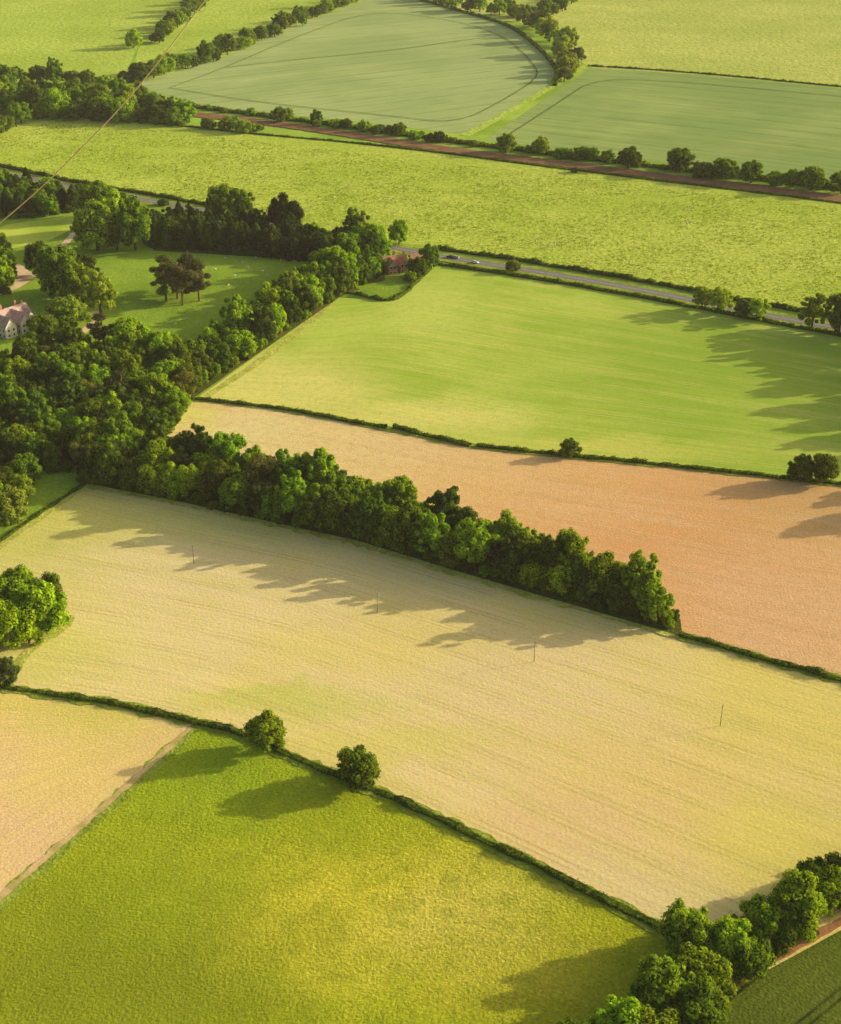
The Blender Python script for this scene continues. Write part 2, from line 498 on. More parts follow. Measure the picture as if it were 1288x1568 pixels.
m_brown = field_mat("bare_soil_field", (206, 166, 106), (214, 176, 114), 0.015,
    blobs=[(380, 660, 70, 70, (226, 206, 134), 0.95), (560, 690, 60, 60, (226, 200, 130), 0.8), (1000, 840, 90, 100, (196, 148, 90), 0.8),
           (1180, 930, 60, 60, (216, 174, 124), 0.7), (1280, 760, 80, 50, (184, 148, 84), 0.6), (300, 625, 20, 30, (190, 195, 90), 0.6), (750, 740, 60, 50, (214, 180, 112), 0.6), (880, 780, 60, 30, (208, 166, 108), 0.6)],
    streak=((216, 182, 132), 0.45, 0.012, 0.15), streak2=(0.06, 0.03, 0.8), tram=(18, 0.35, (172, 140, 84)), fine=(1.4, 0.16), bump=(1.2, 0.2), mott=(0.3, 0.35, (180, 144, 88)))
m_green = field_mat("young_crop_field", (144, 168, 54), (162, 180, 70), 0.014,
    blobs=[(420, 590, 70, 60, (208, 198, 108), 0.85), (640, 640, 80, 30, (208, 198, 106), 0.75), (1100, 560, 130, 90, (126, 156, 42), 0.75),
           (1000, 690, 120, 20, (192, 188, 86), 0.7), (650, 470, 40, 60, (180, 190, 86), 0.6), (1150, 660, 80, 50, (134, 164, 48), 0.7), (800, 560, 60, 30, (164, 180, 72), 0.5)],
    streak=((190, 188, 90), 0.6, 0.009, 0.14), streak2=(0.07, 0.014, 0.6), tram=(14, 0.6, (184, 178, 94)),
    fine=(1.3, 0.1), bump=(1.0, 0.14), mott=(0.3, 0.25, (130, 154, 48)))
m_past = field_mat("pasture", (158, 176, 58), (174, 186, 72), 0.012,
    blobs=[(1100, 380, 150, 80, (182, 190, 80), 0.6), (150, 240, 100, 90, (154, 176, 54), 0.6)],
    streak=((132, 150, 44), 0.55, 0.1, 0.25), fine=(0.5, 0.24), bump=(0.4, 0.9), mott=(0.2, 0.5, (126, 144, 44)))
m_crop = field_mat("blue_green_crop", (136, 154, 88), (148, 164, 98), 0.006,
    streak=((162, 172, 100), 0.6, 0.004, 0.06), streak2=(0.07, 0.006, 0.2), tram=(24, 0.75, (98, 116, 60)), fine=(0.8, 0.08), bump=(0.6, 0.1))
m_crop2 = field_mat("wheat_crop", (122, 144, 74), (138, 158, 84), 0.006,
    streak=((156, 166, 88), 0.6, 0.004, 0.06), streak2=(0.1, 0.006, 0.2), tram=(24, 0.8, (88, 108, 52)), fine=(0.8, 0.08), bump=(0.6, 0.1))
m_hill = field_mat("hill_pasture", (162, 174, 76), (180, 186, 90), 0.006, streak=((158, 168, 68), 0.4, 0.01, 0.05), fine=(0.25, 0.2), bump=(0.2, 1.2), mott=(0.1, 0.4, (144, 158, 60)))
m_hill2 = field_mat("hill_pasture_green", (146, 168, 58), (164, 182, 72), 0.006, streak=((138, 162, 50), 0.4, 0.01, 0.05), fine=(0.25, 0.2), bump=(0.2, 1.2), mott=(0.1, 0.4, (130, 152, 48)))
m_soilb = field_mat("drilled_field", (230, 194, 134), (216, 184, 114), 0.03,
    blobs=[(150, 1100, 35, 22, (182, 178, 78), 0.85), (20, 1085, 30, 20, (192, 180, 86), 0.8), (60, 1250, 40, 40, (234, 192, 140), 0.7), (120, 1180, 30, 30, (202, 184, 100), 0.7)],
    streak=((192, 180, 94), 0.45, 0.02, 0.3), streak2=(0.11, 0.03, 1.0), fine=(1.5, 0.16), bump=(1.2, 0.16), mott=(0.3, 0.3, (198, 168, 106)))
m_park = field_mat("park_grass", (112, 140, 38), (130, 154, 46), 0.02, fine=(0.8, 0.2), bump=(0.6, 0.4))
m_lawn = field_mat("lawn", (170, 184, 66), (150, 170, 52), 0.03, fine=(1, 0.1), bump=(1, 0.1))
m_corner = field_mat("dark_crop", (76, 90, 26), (88, 100, 30), 0.03, streak2=(0.15, 0.02, 1.0), tram=(16, 0.95, (38, 44, 20)), fine=(1.5, 0.3), bump=(1.2, 0.5))
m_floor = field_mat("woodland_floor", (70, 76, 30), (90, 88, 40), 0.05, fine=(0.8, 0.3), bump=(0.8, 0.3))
m_margin = field_mat("rough_grass_margin", (176, 176, 84), (150, 156, 60), 0.15, fine=(0.9, 0.3), bump=(0.8, 0.5))
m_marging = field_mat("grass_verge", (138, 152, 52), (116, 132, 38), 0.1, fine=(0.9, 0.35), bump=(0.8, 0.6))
m_track = field_mat("dirt_track", (190, 164, 112), (160, 144, 84), 0.15, fine=(1.2, 0.2), bump=(1.2, 0.1))
m_rail = field_mat("railway_ballast", (140, 106, 72), (120, 90, 60), 0.05, fine=(1.5, 0.25), bump=(1.2, 0.2))
m_cinder = field_mat("soil_path", (174, 128, 80), (148, 108, 68), 0.1, fine=(1.2, 0.2), bump=(1.2, 0.2))
m_drive = field_mat("gravel_drive", (204, 178, 138), (184, 160, 122), 0.08, fine=(2, 0.1), bump=(2, 0.05))
m_road = simple_mat("asphalt", (0.24, 0.225, 0.20), 0.15, 0.5, 0.95, spec=0.1)
m_white = simple_mat("white_paint", (0.8, 0.8, 0.78), 0.05, 3, 0.6)
m_tramt = field_mat("tramline_soil", (96, 114, 58), (88, 108, 52), 0.05)
m_railsteel = simple_mat("rail_steel", (0.18, 0.12, 0.09), 0.1, 3, 0.5, metal=0.6)

# ------------------------------------------------------------------ ground + fields
me = bpy.data.meshes.new("ground"); R = 14000
me.from_pydata([(-R, -R, 0), (R, -R, 0), (R, R, 0), (-R, R, 0)], [], [(0, 1, 2, 3)]); me.uv_layers.new(name="UVMap"); me.materials.append(m_ground)
obj("ground", me)

sheet("hill_pasture_field", [(-500, -140), (1900, -140), (1900, 175), (1288, 133), (900, 103), (830, 40), (600, 5), (-500, 118)], m_hill, ((850, 60), (1288, 90)))
sheet("hill_pasture_field", [(-500, -100), (320, -60), (300, 5), (215, 62), (190, 118), (0, 112), (-500, 100)], m_hill2, ((0, 60), (200, 70)))
sheet("hill_pasture_field", [(215, 62), (310, 2), (340, -30), (640, -30), (560, 0), (440, 45), (330, 95), (235, 122), (200, 120)], m_hill2, ((250, 100), (420, 30)))
sheet("crop_field", [(205, 130), (235, 120), (330, 92), (440, 43), (560, 0), (600, -12), (700, 18), (780, 40), (830, 80), (852, 108), (838, 135), (780, 170), (712, 206), (600, 192), (400, 172), (290, 158)], m_crop, ((350, 98), (720, 60)))
loft("wheat_field", [(905, 104), (1050, 113), (1288, 135), (1900, 195)], [(742, 214), (900, 236), (1100, 258), (1288, 282), (1900, 370)], m_crop2, 60, 20)
loft("pasture_field", [(-700, 170), (0, 200), (90, 178), (250, 190), (350, 203), (600, 225), (900, 265), (1288, 310), (1900, 400)],
     [(-700, 130), (0, 262), (120, 288), (250, 308), (450, 345), (680, 383), (1000, 434), (1288, 488), (1900, 600)], m_past, 80, 20)
loft("young_crop_field", [(500, 440), (560, 440), (620, 430), (665, 408), (800, 425), (1000, 460), (1160, 490), (1288, 515), (1900, 640)],
     [(285, 612), (450, 627), (600, 653), (720, 680), (850, 694), (1000, 709), (1200, 731), (1288, 740), (1900, 800)], m_green, 90, 30)
loft("bare_soil_field", [(290, 612), (450, 629), (600, 655), (720, 682), (850, 697), (1000, 711), (1200, 733), (1288, 742), (1900, 803)],
     [(130, 740), (400, 790), (700, 870), (850, 915), (1040, 972), (1150, 1004), (1288, 1042), (1900, 1200)], m_brown, 90, 30)
loft("stubble_field", [(130, 738), (250, 765), (400, 798), (550, 830), (700, 878), (850, 920), (1040, 974), (1150, 1005), (1288, 1043), (1900, 1205)],
     [(-250, 1012), (20, 1054), (150, 1073), (300, 1106), (430, 1152), (580, 1213), (700, 1268), (850, 1340), (1010, 1422), (1300, 1560), (1700, 1760)], m_stub, 110, 50)
loft("drilled_field", [(-500, 985), (20, 1058), (150, 1078), (310, 1108)], [(-500, 1850), (0, 1378), (190, 1216), (312, 1110)], m_soilb, 50, 30)
sheet("meadow_field", [(300, 1112), (360, 1126), (430, 1154), (510, 1188), (580, 1215), (700, 1270), (850, 1342), (930, 1382), (1012, 1424), (1400, 1625), (1100, 2300), (-700, 2300), (-560, 1880), (0, 1384), (180, 1224)], m_meadow, ((0, 1400), (600, 1500)))
sheet("dark_crop_field", [(1075, 1550), (1160, 1495), (1288, 1425), (1800, 1150), (2200, 1900), (1100, 2000), (1040, 1590)], m_corner, ((1190, 1568), (1288, 1490)))
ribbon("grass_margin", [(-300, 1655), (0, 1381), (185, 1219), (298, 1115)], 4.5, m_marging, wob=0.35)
ribbon("dirt_track", [(-300, 1648), (0, 1374), (185, 1213), (296, 1111)], 1.8, m_track, wob=0.35)
ribbon("soil_path", [(1020, 1600), (1080, 1535), (1165, 1480), (1288, 1412), (1600, 1240)], 2.2, m_cinder, wob=0.2)
ribbon("grass_margin", [(512, 462), (420, 540), (318, 606)], 4, m_margin, wob=.3)
ribbon("grass_margin", [(712, 208), (780, 172), (845, 132), (900, 100)], 8, m_hill2)
ribbon("grass_margin", [(130, 745), (60, 792), (0, 836), (-200, 975)], 4, m_margin, wob=.4)
ribbon("grass_verge", [(60, 960), (110, 940), (104, 962), (40, 995), (18, 1040)], 3.0, m_margin, wob=.3)
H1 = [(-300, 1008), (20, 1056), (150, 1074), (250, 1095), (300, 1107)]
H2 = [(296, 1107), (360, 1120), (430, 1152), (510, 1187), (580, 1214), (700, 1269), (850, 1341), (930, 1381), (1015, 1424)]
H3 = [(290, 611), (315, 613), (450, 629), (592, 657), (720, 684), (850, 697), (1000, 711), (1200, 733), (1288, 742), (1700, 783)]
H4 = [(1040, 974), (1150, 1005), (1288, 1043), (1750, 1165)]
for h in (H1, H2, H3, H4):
    ribbon("hedge_grass_with_shade", h, 4.6, m_marging, wob=0.4)  # unsown grass under hedges; its darker green also paints in hedge-side shade
ribbon("hedge_grass_with_shade", [(130, 744), (270, 769), (400, 800), (550, 832), (700, 880), (850, 922), (1040, 976)], 3.5, m_margin, wob=0.5)  # rough grass edge; its duller tone also paints in shade below the trees
sheet("park_ground", [(-700, 250), (0, 262), (120, 290), (350, 330), (600, 378), (665, 392), (640, 425), (600, 462), (520, 455), (300, 612), (230, 672), (130, 742), (0, 832), (-500, 1100), (-900, 700)], m_park)
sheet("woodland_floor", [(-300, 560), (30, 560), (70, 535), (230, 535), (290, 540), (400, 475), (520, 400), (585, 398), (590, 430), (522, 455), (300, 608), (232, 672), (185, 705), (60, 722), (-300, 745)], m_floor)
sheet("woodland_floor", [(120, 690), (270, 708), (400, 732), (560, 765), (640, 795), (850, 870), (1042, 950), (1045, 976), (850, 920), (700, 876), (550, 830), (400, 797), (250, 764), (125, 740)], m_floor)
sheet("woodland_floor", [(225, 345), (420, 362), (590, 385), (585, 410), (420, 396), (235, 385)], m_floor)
sheet("lawn", [(10, 345), (118, 330), (124, 345), (70, 372), (0, 385), (-80, 380)], m_lawn)
sheet("garden_lawn", [(540, 440), (600, 430), (640, 415), (622, 452), (600, 460)], m_park)
ribbon("gravel_drive", [(-60, 470), (20, 445), (50, 425), (90, 385), (120, 352), (130, 320)], 4, m_drive)
ribbon("gravel_drive", [(60, 560), (110, 522), (140, 500), (146, 478)], 4, m_drive)
sheet("gravel_drive", [(-40, 420), (30, 405), (50, 420), (30, 440), (-40, 455)], m_drive)
road_px = [(-600, 165), (0, 264), (125, 291), (250, 312), (450, 350), (670, 394), (800, 413), (1000, 448), (1160, 482), (1288, 504), (1900, 625)]
ribbon("road_verge", road_px, 15, m_marging, wob=0.05)
ribbon("country_road", road_px, 7.0, m_road, wob=0.0)
zroad = ZL[0]
zc = nextz()
ribbon("road_centre_line", road_px, 0.15, m_white, z=zc, wob=0)
rail_px = [(-600, 120), (0, 150), (285, 174), (400, 187), (500, 201), (650, 225), (800, 244), (1000, 269), (1288, 304), (1900, 390)]
ribbon("railway_trackbed", rail_px, 15, m_rail, wob=0.12)
zr = nextz()+0.06
parts = [ribbon("x", rail_px, 0.16, None, z=zr, wob=0, offs=o, parts_only=True) for o in (-4.2, -2.8, 1.2, 2.6)]
obj("railway_track", build("railway_track", parts, [m_railsteel]))
tp = [ribbon("x", p, 1.2, None, z=nextz(), wob=0.3, parts_only=True) for p in (
    [(260, 135), (345, 104), (450, 58), (570, 15), (700, 32), (775, 56), (820, 100), (825, 120), (770, 155), (700, 190), (600, 178), (400, 158), (260, 135)],
    [(345, 104), (450, 92), (600, 78), (720, 60), (775, 56)],
    [(775, 210), (860, 155), (912, 120), (1050, 126), (1288, 148), (1600, 175)],)]
obj("crop_wheel_tracks", build("crop_wheel_tracks", tp, [m_tramt]))

g1 = leaf_mat("meadow_tuft", fixed=(0.22, 0.25, 0.022), trans=0.35)
g2 = leaf_mat("pasture_tuft", fixed=(0.28, 0.34, 0.06), trans=0.35)
tufts("meadow_grass", [(300, 1120), (430, 1162), (580, 1222), (850, 1350), (1000, 1430), (1100, 1700), (-150, 1700), (-100, 1480), (180, 1230)], 26000, 0.32, g1, 0.06)
tufts("pasture_grass", [(0, 210), (90, 184), (350, 212), (900, 275), (1300, 322), (1300, 480), (1000, 425), (680, 375), (350, 325), (0, 255)], 15000, 0.75, g2, 0.03)

# ------------------------------------------------------------------ hedges
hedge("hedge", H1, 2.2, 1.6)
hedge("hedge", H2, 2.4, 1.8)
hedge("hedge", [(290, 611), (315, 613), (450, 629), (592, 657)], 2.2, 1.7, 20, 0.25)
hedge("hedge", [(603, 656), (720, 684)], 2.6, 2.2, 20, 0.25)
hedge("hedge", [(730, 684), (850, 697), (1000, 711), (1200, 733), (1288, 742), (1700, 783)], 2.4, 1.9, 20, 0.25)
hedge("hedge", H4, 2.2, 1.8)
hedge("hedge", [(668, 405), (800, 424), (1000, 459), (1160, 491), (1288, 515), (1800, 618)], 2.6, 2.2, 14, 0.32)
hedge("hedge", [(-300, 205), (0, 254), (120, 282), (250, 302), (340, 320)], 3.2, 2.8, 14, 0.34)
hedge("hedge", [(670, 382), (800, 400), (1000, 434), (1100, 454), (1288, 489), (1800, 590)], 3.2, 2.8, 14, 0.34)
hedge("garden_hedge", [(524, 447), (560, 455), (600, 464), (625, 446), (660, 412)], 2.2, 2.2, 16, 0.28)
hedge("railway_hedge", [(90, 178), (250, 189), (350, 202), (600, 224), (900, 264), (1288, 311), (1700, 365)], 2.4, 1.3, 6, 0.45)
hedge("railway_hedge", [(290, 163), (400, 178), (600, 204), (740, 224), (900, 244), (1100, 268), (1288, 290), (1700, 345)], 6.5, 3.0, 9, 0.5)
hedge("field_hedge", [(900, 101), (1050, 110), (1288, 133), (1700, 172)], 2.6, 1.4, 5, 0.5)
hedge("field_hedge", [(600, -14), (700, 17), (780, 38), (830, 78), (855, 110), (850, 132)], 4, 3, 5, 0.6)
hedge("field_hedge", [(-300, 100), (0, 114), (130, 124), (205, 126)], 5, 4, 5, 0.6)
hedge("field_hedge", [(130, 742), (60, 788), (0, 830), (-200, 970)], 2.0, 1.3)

# ------------------------------------------------------------------ woods
B = dict(oak=5, tall=3)
wood("woodland", [(30, 578), (70, 548), (150, 545), (230, 550), (285, 600), (275, 640), (235, 678), (190, 705), (130, 722), (60, 720), (0, 715), (-250, 740), (-280, 590)], 6.8, (9, 15), dict(oak=6, tall=3, pine=.4), .95)
wood("woodland_strip", [(140, 738), (270, 762), (400, 792), (550, 823), (700, 869), (850, 909), (960, 943), (1022, 964), (1030, 950), (960, 915), (850, 878), (740, 838), (640, 803), (560, 772), (400, 738), (270, 715), (200, 700), (130, 695)], 6.4, (9.5, 14.5), dict(oak=6, tall=3, pine=.4), 1.03)
wood("woodland_belt", [(296, 600), (320, 583), (400, 530), (470, 480), (525, 446), (548, 436), (575, 425), (570, 402), (520, 408), (460, 442), (400, 485), (350, 522), (290, 545), (240, 560)], 7.0, (9.5, 14.5), dict(oak=6, tall=3), 1.02)
wood("conifer_plantation", [(230, 378), (240, 352), (330, 355), (420, 368), (500, 382), (500, 402), (420, 396), (330, 385)], 5.2, (9, 12), dict(conifer=3, tall=2), 1.0, tint=(0.075, 0.115, 0.022))
wood("woodland_belt", [(480, 375), (580, 385), (590, 402), (560, 425), (500, 412)], 7.0, (9, 12.5), B, 1.05)
wood("distant_tree_belt", [(-250, 128), (0, 142), (100, 150), (210, 160), (290, 183), (280, 194), (200, 188), (100, 184), (0, 178), (-250, 168)], 12, (13, 21), B, 0.85)
row("distant_tree_belt", [(-250, 118), (0, 124), (100, 128), (180, 140)], 14, (12, 18), B, .85)
row("distant_tree_belt", [(-60, 215), (0, 205), (30, 190), (80, 176)], 16, (13, 18), B, .85)
row("distant_hedgerow_trees", [(200, 128), (260, 112), (330, 92), (440, 42), (560, -4), (640, -30)], 11, (9, 20), B, .85, 4)
row("distant_hedgerow_trees", [(205, 75), (240, 62), (285, 32), (310, 2), (330, -20)], 11, (9, 20), B, .85, 4)
row("distant_hedgerow_trees", [(610, -14), (700, 14), (760, 24), (830, 30), (880, 0), (900, -25)], 11, (9, 20), B, .85, 6)
row("distant_hedgerow_trees", [(800, 32), (840, 58), (868, 85), (872, 108), (862, 128)], 18, (14, 22), B, .8, 5, tint=(0.27, 0.34, 0.05))
row("railway_trees", [(290, 165), (400, 180), (600, 206), (740, 226), (900, 246), (1100, 268), (1288, 290), (1700, 345)], 17, (5, 12), dict(oak=2, bush=4), .9, 1.5)
row("railway_trees", [(60, 175), (200, 186), (290, 194), (380, 203)], 20, (9, 14), dict(oak=2, bush=3), .9, 1.5)
row("roadside_scrub", [(120, 294), (200, 308), (250, 315)], 22, (7, 10), dict(bush=1), .9, 1)

for u, v, w, kd in [(430, 187, 26, 'oak'), (485, 194, 16, 'bush'), (530, 198, 18, 'oak'), (557, 202, 20, 'oak'), (576, 205, 18, 'bush'), (598, 208, 18, 'oak'), (635, 214, 22, 'bush'), (658, 217, 20, 'bush'),
                    (775, 234, 32, 'oak'), (828, 238, 30, 'oak'), (862, 242, 28, 'bush'), (890, 245, 30, 'bush'), (930, 250, 24, 'oak'), (962, 258, 38, 'oak'), (1040, 264, 42, 'oak'), (1078, 272, 38, 'bush'), (1108, 274, 36, 'oak'),
                    (1150, 280, 34, 'oak'), (1185, 284, 32, 'bush'), (1213, 287, 30, 'oak'), (1242, 291, 40, 'oak'), (1288, 296, 36, 'oak'), (880, 264, 12, 'bush'), (352, 198, 30, 'bush'), (395, 200, 18, 'bush')]:
    T(u, v, w, kd, .85)
YG = (0.29, 0.38, 0.04)
DK = (0.09, 0.14, 0.018)
for u, v, w, kd, hs, tn in [
    (408, 1150, 68, 'oak', .92, (0.17, 0.25, 0.02)), (548, 1202, 70, 'oak', .76, (0.17, 0.25, 0.02)),
    (20, 990, 74, 'oak', 1.0, None), (66, 968, 78, 'oak', 1.0, None), (-25, 960, 84, 'oak', 1.0, None), (30, 945, 80, 'oak', 1.0, None), (-50, 1000, 76, 'oak', 1.0, None), (80, 940, 56, 'oak', 1.0, None), (45, 985, 50, 'oak', .9, None),
    (10, 1048, 42, 'oak', 1.1, (0.11, 0.15, 0.06)), (18, 805, 56, 'oak', 1, YG), (34, 772, 48, 'oak', 1, YG), (-14, 790, 60, 'oak', 1, None), (10, 760, 44, 'oak', 1, None), (40, 745, 46, 'oak', 1, None),
    (1225, 738, 40, 'oak', 1.05, None), (1260, 740, 44, 'oak', 1.0, None), (872, 699, 30, 'oak', .9, None),
    (1075, 474, 30, 'tall', .9, YG), (1104, 480, 36, 'tall', .9, YG), (1136, 487, 28, 'oak', .9, YG), (1158, 491, 36, 'tall', .8, YG), (1243, 503, 44, 'tall', .95, YG), (1284, 512, 48, 'tall', 1.0, YG), (1345, 522, 46, 'tall', 1.4, None), (1395, 530, 50, 'tall', 1.4, None), (1440, 540, 50, 'tall', 1.4, None),
    (1370, 508, 40, 'tall', 1.3, None),
    (785, 416, 24, 'oak', .8, YG), (611, 374, 34, 'oak', 1.0, None),
    (640, 424, 30, 'oak', 1, None), (657, 412, 28, 'tall', 1, None), (628, 432, 20, 'bush', 1, None), (575, 394, 38, 'tall', 1.1, None), (545, 380, 44, 'tall', 1.0, None), (560, 430, 24, 'bush', 1, None), (586, 412, 12, 'conifer', .8, None),
    (435, 362, 54, 'oak', 1.05, DK), (345, 338, 44, 'tall', 1.0, None), (372, 348, 42, 'tall', 1, None), (330, 348, 36, 'tall', 1, None),
    (150, 384, 70, 'oak', 1.05, None), (208, 384, 54, 'tall', 1.1, None), (175, 355, 54, 'oak', 1.1, None), (150, 335, 50, 'oak', 1, None), (180, 384, 50, 'oak', 1, None),
    (65, 425, 44, 'tall', 1.0, DK), (95, 460, 64, 'tall', 1.1, None), (120, 470, 60, 'oak', 1.1, None), (130, 445, 48, 'tall', 1.0, DK), (155, 485, 48, 'tall', 1.1, YG),
    (105, 505, 62, 'oak', .8, (0.24, 0.33, 0.03)), (70, 545, 46, 'tall', 1.1, DK), (100, 452, 54, 'oak', 1.1, None), (4, 450, 40, 'tall', 1.1, None), (50, 558, 50, 'oak', .9, None),
    (255, 462, 46, 'pine', 1.0, None), (280, 468, 48, 'pine', 1.0, None), (305, 462, 44, 'pine', 1, None), (290, 450, 48, 'pine', 1.05, None), (265, 450, 46, 'pine', 1.0, None), (272, 458, 44, 'pine', .9, None),
    (200, 545, 60, 'oak', .9, None), (160, 540, 50, 'pine', .9, None),
    (1405, 575, 60, 'oak', 1.3, None), (1445, 600, 60, 'oak', 1.3, None), (1425, 630, 55, 'oak', 1.3, None), (1455, 655, 60, 'oak', 1.3, None), (1435, 690, 55, 'oak', 1.2, None), (1435, 560, 55, 'tall', 1.3, None), (1400, 610, 50, 'oak', 1.3, None), (1395, 660, 50, 'oak', 1.2, None),
    (1450, 780, 60, 'oak', 1.2, None), (1430, 745, 50, 'oak', 1.2, None),
    (1600, 1220, 80, 'oak', 1.2, None), (1690, 1230, 90, 'oak', 1.2, None),
]:
    T(u, v, w, kd, hs, tint=tn)
wood("conifer_group", [(-120, 285), (0, 290), (60, 300), (118, 322), (70, 332), (0, 335), (-120, 340)], 7, (10, 13), dict(conifer=2, tall=3), 1.0)
wood("conifer_group", [(-60, 380), (0, 390), (18, 420), (10, 450), (-60, 450)], 7, (9, 12), dict(conifer=1, tall=2), 1.0)
e = empty("woodland_clump")
for i, (u, v, w) in enumerate([(1050, 1462, 92), (1112, 1478, 80), (1165, 1440, 82), (1215, 1425, 92), (1262, 1395, 80), (1296, 1370, 74), (1245, 1375, 64), (1012, 1555, 110), (1068, 1530, 90), (1060, 1585, 96), (945, 1615, 102), (870, 1650, 96), (1000, 1640, 98), (1145, 1492, 66), (1335, 1365, 88), (1200, 1450, 60), (1390, 1330, 88)]):
    T(u, v, w, 'oak', .95, name="tree_%d" % (i+1), parent=e)
for i, (u, v, w) in enumerate([(1030, 1432, 30), (1090, 1500, 40), (1140, 1470, 40), (1190, 1410, 36), (1120, 1425, 36), (985, 1590, 44), (1180, 1465, 30), (1240, 1430, 30)]):
    T(u, v, w, 'bush', 1.0, name="shrub_%d" % (i+1), parent=e)

# ------------------------------------------------------------------ buildings
BRICK = simple_mat("red_brick", (0.46, 0.22, 0.15), 0.25, 1.5, 0.9)
TILE = simple_mat("clay_roof_tiles", (0.52, 0.25, 0.15), 0.3, 1.2, 0.9)
SLATE = simple_mat("weathered_roof_tiles", (0.56, 0.40, 0.33), 0.35, 0.8, 0.85)
RENDER = simple_mat("cream_render", (0.76, 0.70, 0.58), 0.08, 1.5, 0.9)
TIMBER = simple_mat("dark_timber", (0.05, 0.035, 0.025), 0.2, 2, 0.8)
GLASS = simple_mat("window_glass", (0.03, 0.035, 0.04), 0.1, 2, 0.15, spec=0.6)
FRAME = simple_mat("white_frame", (0.75, 0.74, 0.7), 0.05, 2, 0.6)

def bx(x0, x1, y0, y1, z0, z1):
    V = [(x0, y0, z0), (x1, y0, z0), (x1, y1, z0), (x0, y1, z0), (x0, y0, z1), (x1, y0, z1), (x1, y1, z1), (x0, y1, z1)]
    return V, [[3, 2, 1, 0], [4, 5, 6, 7], [0, 1, 5, 4], [1, 2, 6, 5], [2, 3, 7, 6], [3, 0, 4, 7]]

def swap(V, ax):
    return V if ax == 'x' else [(b, a, c) for a, b, c in V]

def wing(cx, cy, L, D, eave, rise, ax, P, timber=False):
    hl, hd = L/2, D/2
    fx = lambda V: [(a+cx, b+cy, c) for a, b, c in swap(V, ax)]
    V, Fq = bx(-hl, hl, -hd, hd, 0, eave); P['walls'].append((fx(V), Fq, 0))
    Vg = [(-hl, -hd, eave), (-hl, hd, eave), (-hl, 0, eave+rise), (hl, -hd, eave), (hl, hd, eave), (hl, 0, eave+rise)]
    P['gables'].append((fx(Vg), [[0, 2, 1], [3, 4, 5]], 0))
    oh = 0.5; k = rise/hd; t = 0.18
    for s in (-1, 1):
        ye = s*(hd+oh); ze = eave-oh*k
        V = [(-hl-oh, ye, ze+.04), (hl+oh, ye, ze+.04), (hl+oh, 0, eave+rise+.04), (-hl-oh, 0, eave+rise+.04),
             (-hl-oh, ye, ze+t+.04), (hl+oh, ye, ze+t+.04), (hl+oh, 0, eave+rise+t+.04), (-hl-oh, 0, eave+rise+t+.04)]
        P['roof'].append((fx(V), [[3, 2, 1, 0], [4, 5, 6, 7], [0, 1, 5, 4], [1, 2, 6, 5], [2, 3, 7, 6], [3, 0, 4, 7]], 0))
    n = max(2, int(L/2.6)); storeys = [1.0] if eave < 4 else [1.0, 3.6]
    for z in storeys:
        for i in range(n):
            x = -hl+L*(i+0.5)/n
            for s in (-1, 1):
                y = s*hd
                V, Fq = bx(x-.6, x+.6, min(y, y+s*.05), max(y, y+s*.05), z, z+1.4); P['frames'].append((fx(V), Fq, 0))
                V, Fq = bx(x-.48, x+.48, min(y, y+s*.08), max(y, y+s*.08), z+.12, z+1.28); P['windows'].append((fx(V), Fq, 0))
        for s in (-1, 1):
            for y in (-hd*.45, hd*.45):
                x = s*hl
                V, Fq = bx(min(x, x+s*.05), max(x, x+s*.05), y-.6, y+.6, z, z+1.4); P['frames'].append((fx(V), Fq, 0))
                V, Fq = bx(min(x, x+s*.08), max(x, x+s*.08), y-.48, y+.48, z+.12, z+1.28); P['windows'].append((fx(V), Fq, 0))
    if timber:
        for s in (-1, 1):
            for q in np.linspace(-0.75, 0.75, 7):
                top = eave+rise*(1-abs(q))-.1
                V, Fq = bx(min(s*hl, s*(hl+.06)), max(s*hl, s*(hl+.06)), q*hd-.1, q*hd+.1, eave, top); P['timbers'].append((fx(V), Fq, 0))
            V, Fq = bx(min(s*hl, s*(hl+.09)), max(s*hl, s*(hl+.09)), -hd, hd, eave-.15, eave+.1); P['timbers'].append((fx(V), Fq, 0))

def chimney(x, y, z0, z1, P):
    V, Fq = bx(x-.55, x+.55, y-.4, y+.4, z0, z1); P['chimneys'].append((V, Fq, 0))
    V, Fq = bx(x-.65, x+.65, y-.5, y+.5, z1, z1+.2); P['chimneys'].append((V, Fq, 0))
    for d in (-.28, .28): P['chimneys'].append((*cone((x+d, y, z1+.2), (x+d, y, z1+.8), .16, .13, 8), 0))

def house(name, u, v, rot, wings, chims, walls, gablem, roofm, timber=False):
    P = {k: [] for k in ('walls', 'gables', 'roof', 'windows', 'frames', 'timbers', 'chimneys', 'door')}
    for w in wings: wing(*w, P, timber)
    for c in chims: chimney(*c, P)
    w = wings[0]
    V, Fq = bx(w[0]-.55, w[0]+.55, w[1]-w[3]/2-.11, w[1]-w[3]/2, 0, 2.1); P['door'].append((V, Fq, 0))
    mm = dict(walls=walls, gables=gablem, roof=roofm, windows=GLASS, frames=FRAME, timbers=TIMBER, chimneys=BRICK, door=TIMBER)
    x, y = W(u, v); e = empty(name, (x, y, 0)); e.rotation_euler = (0, 0, rot)
    for k, p in P.items():
        if p: obj(k, build(k, p, [mm[k]]), e)
    return e

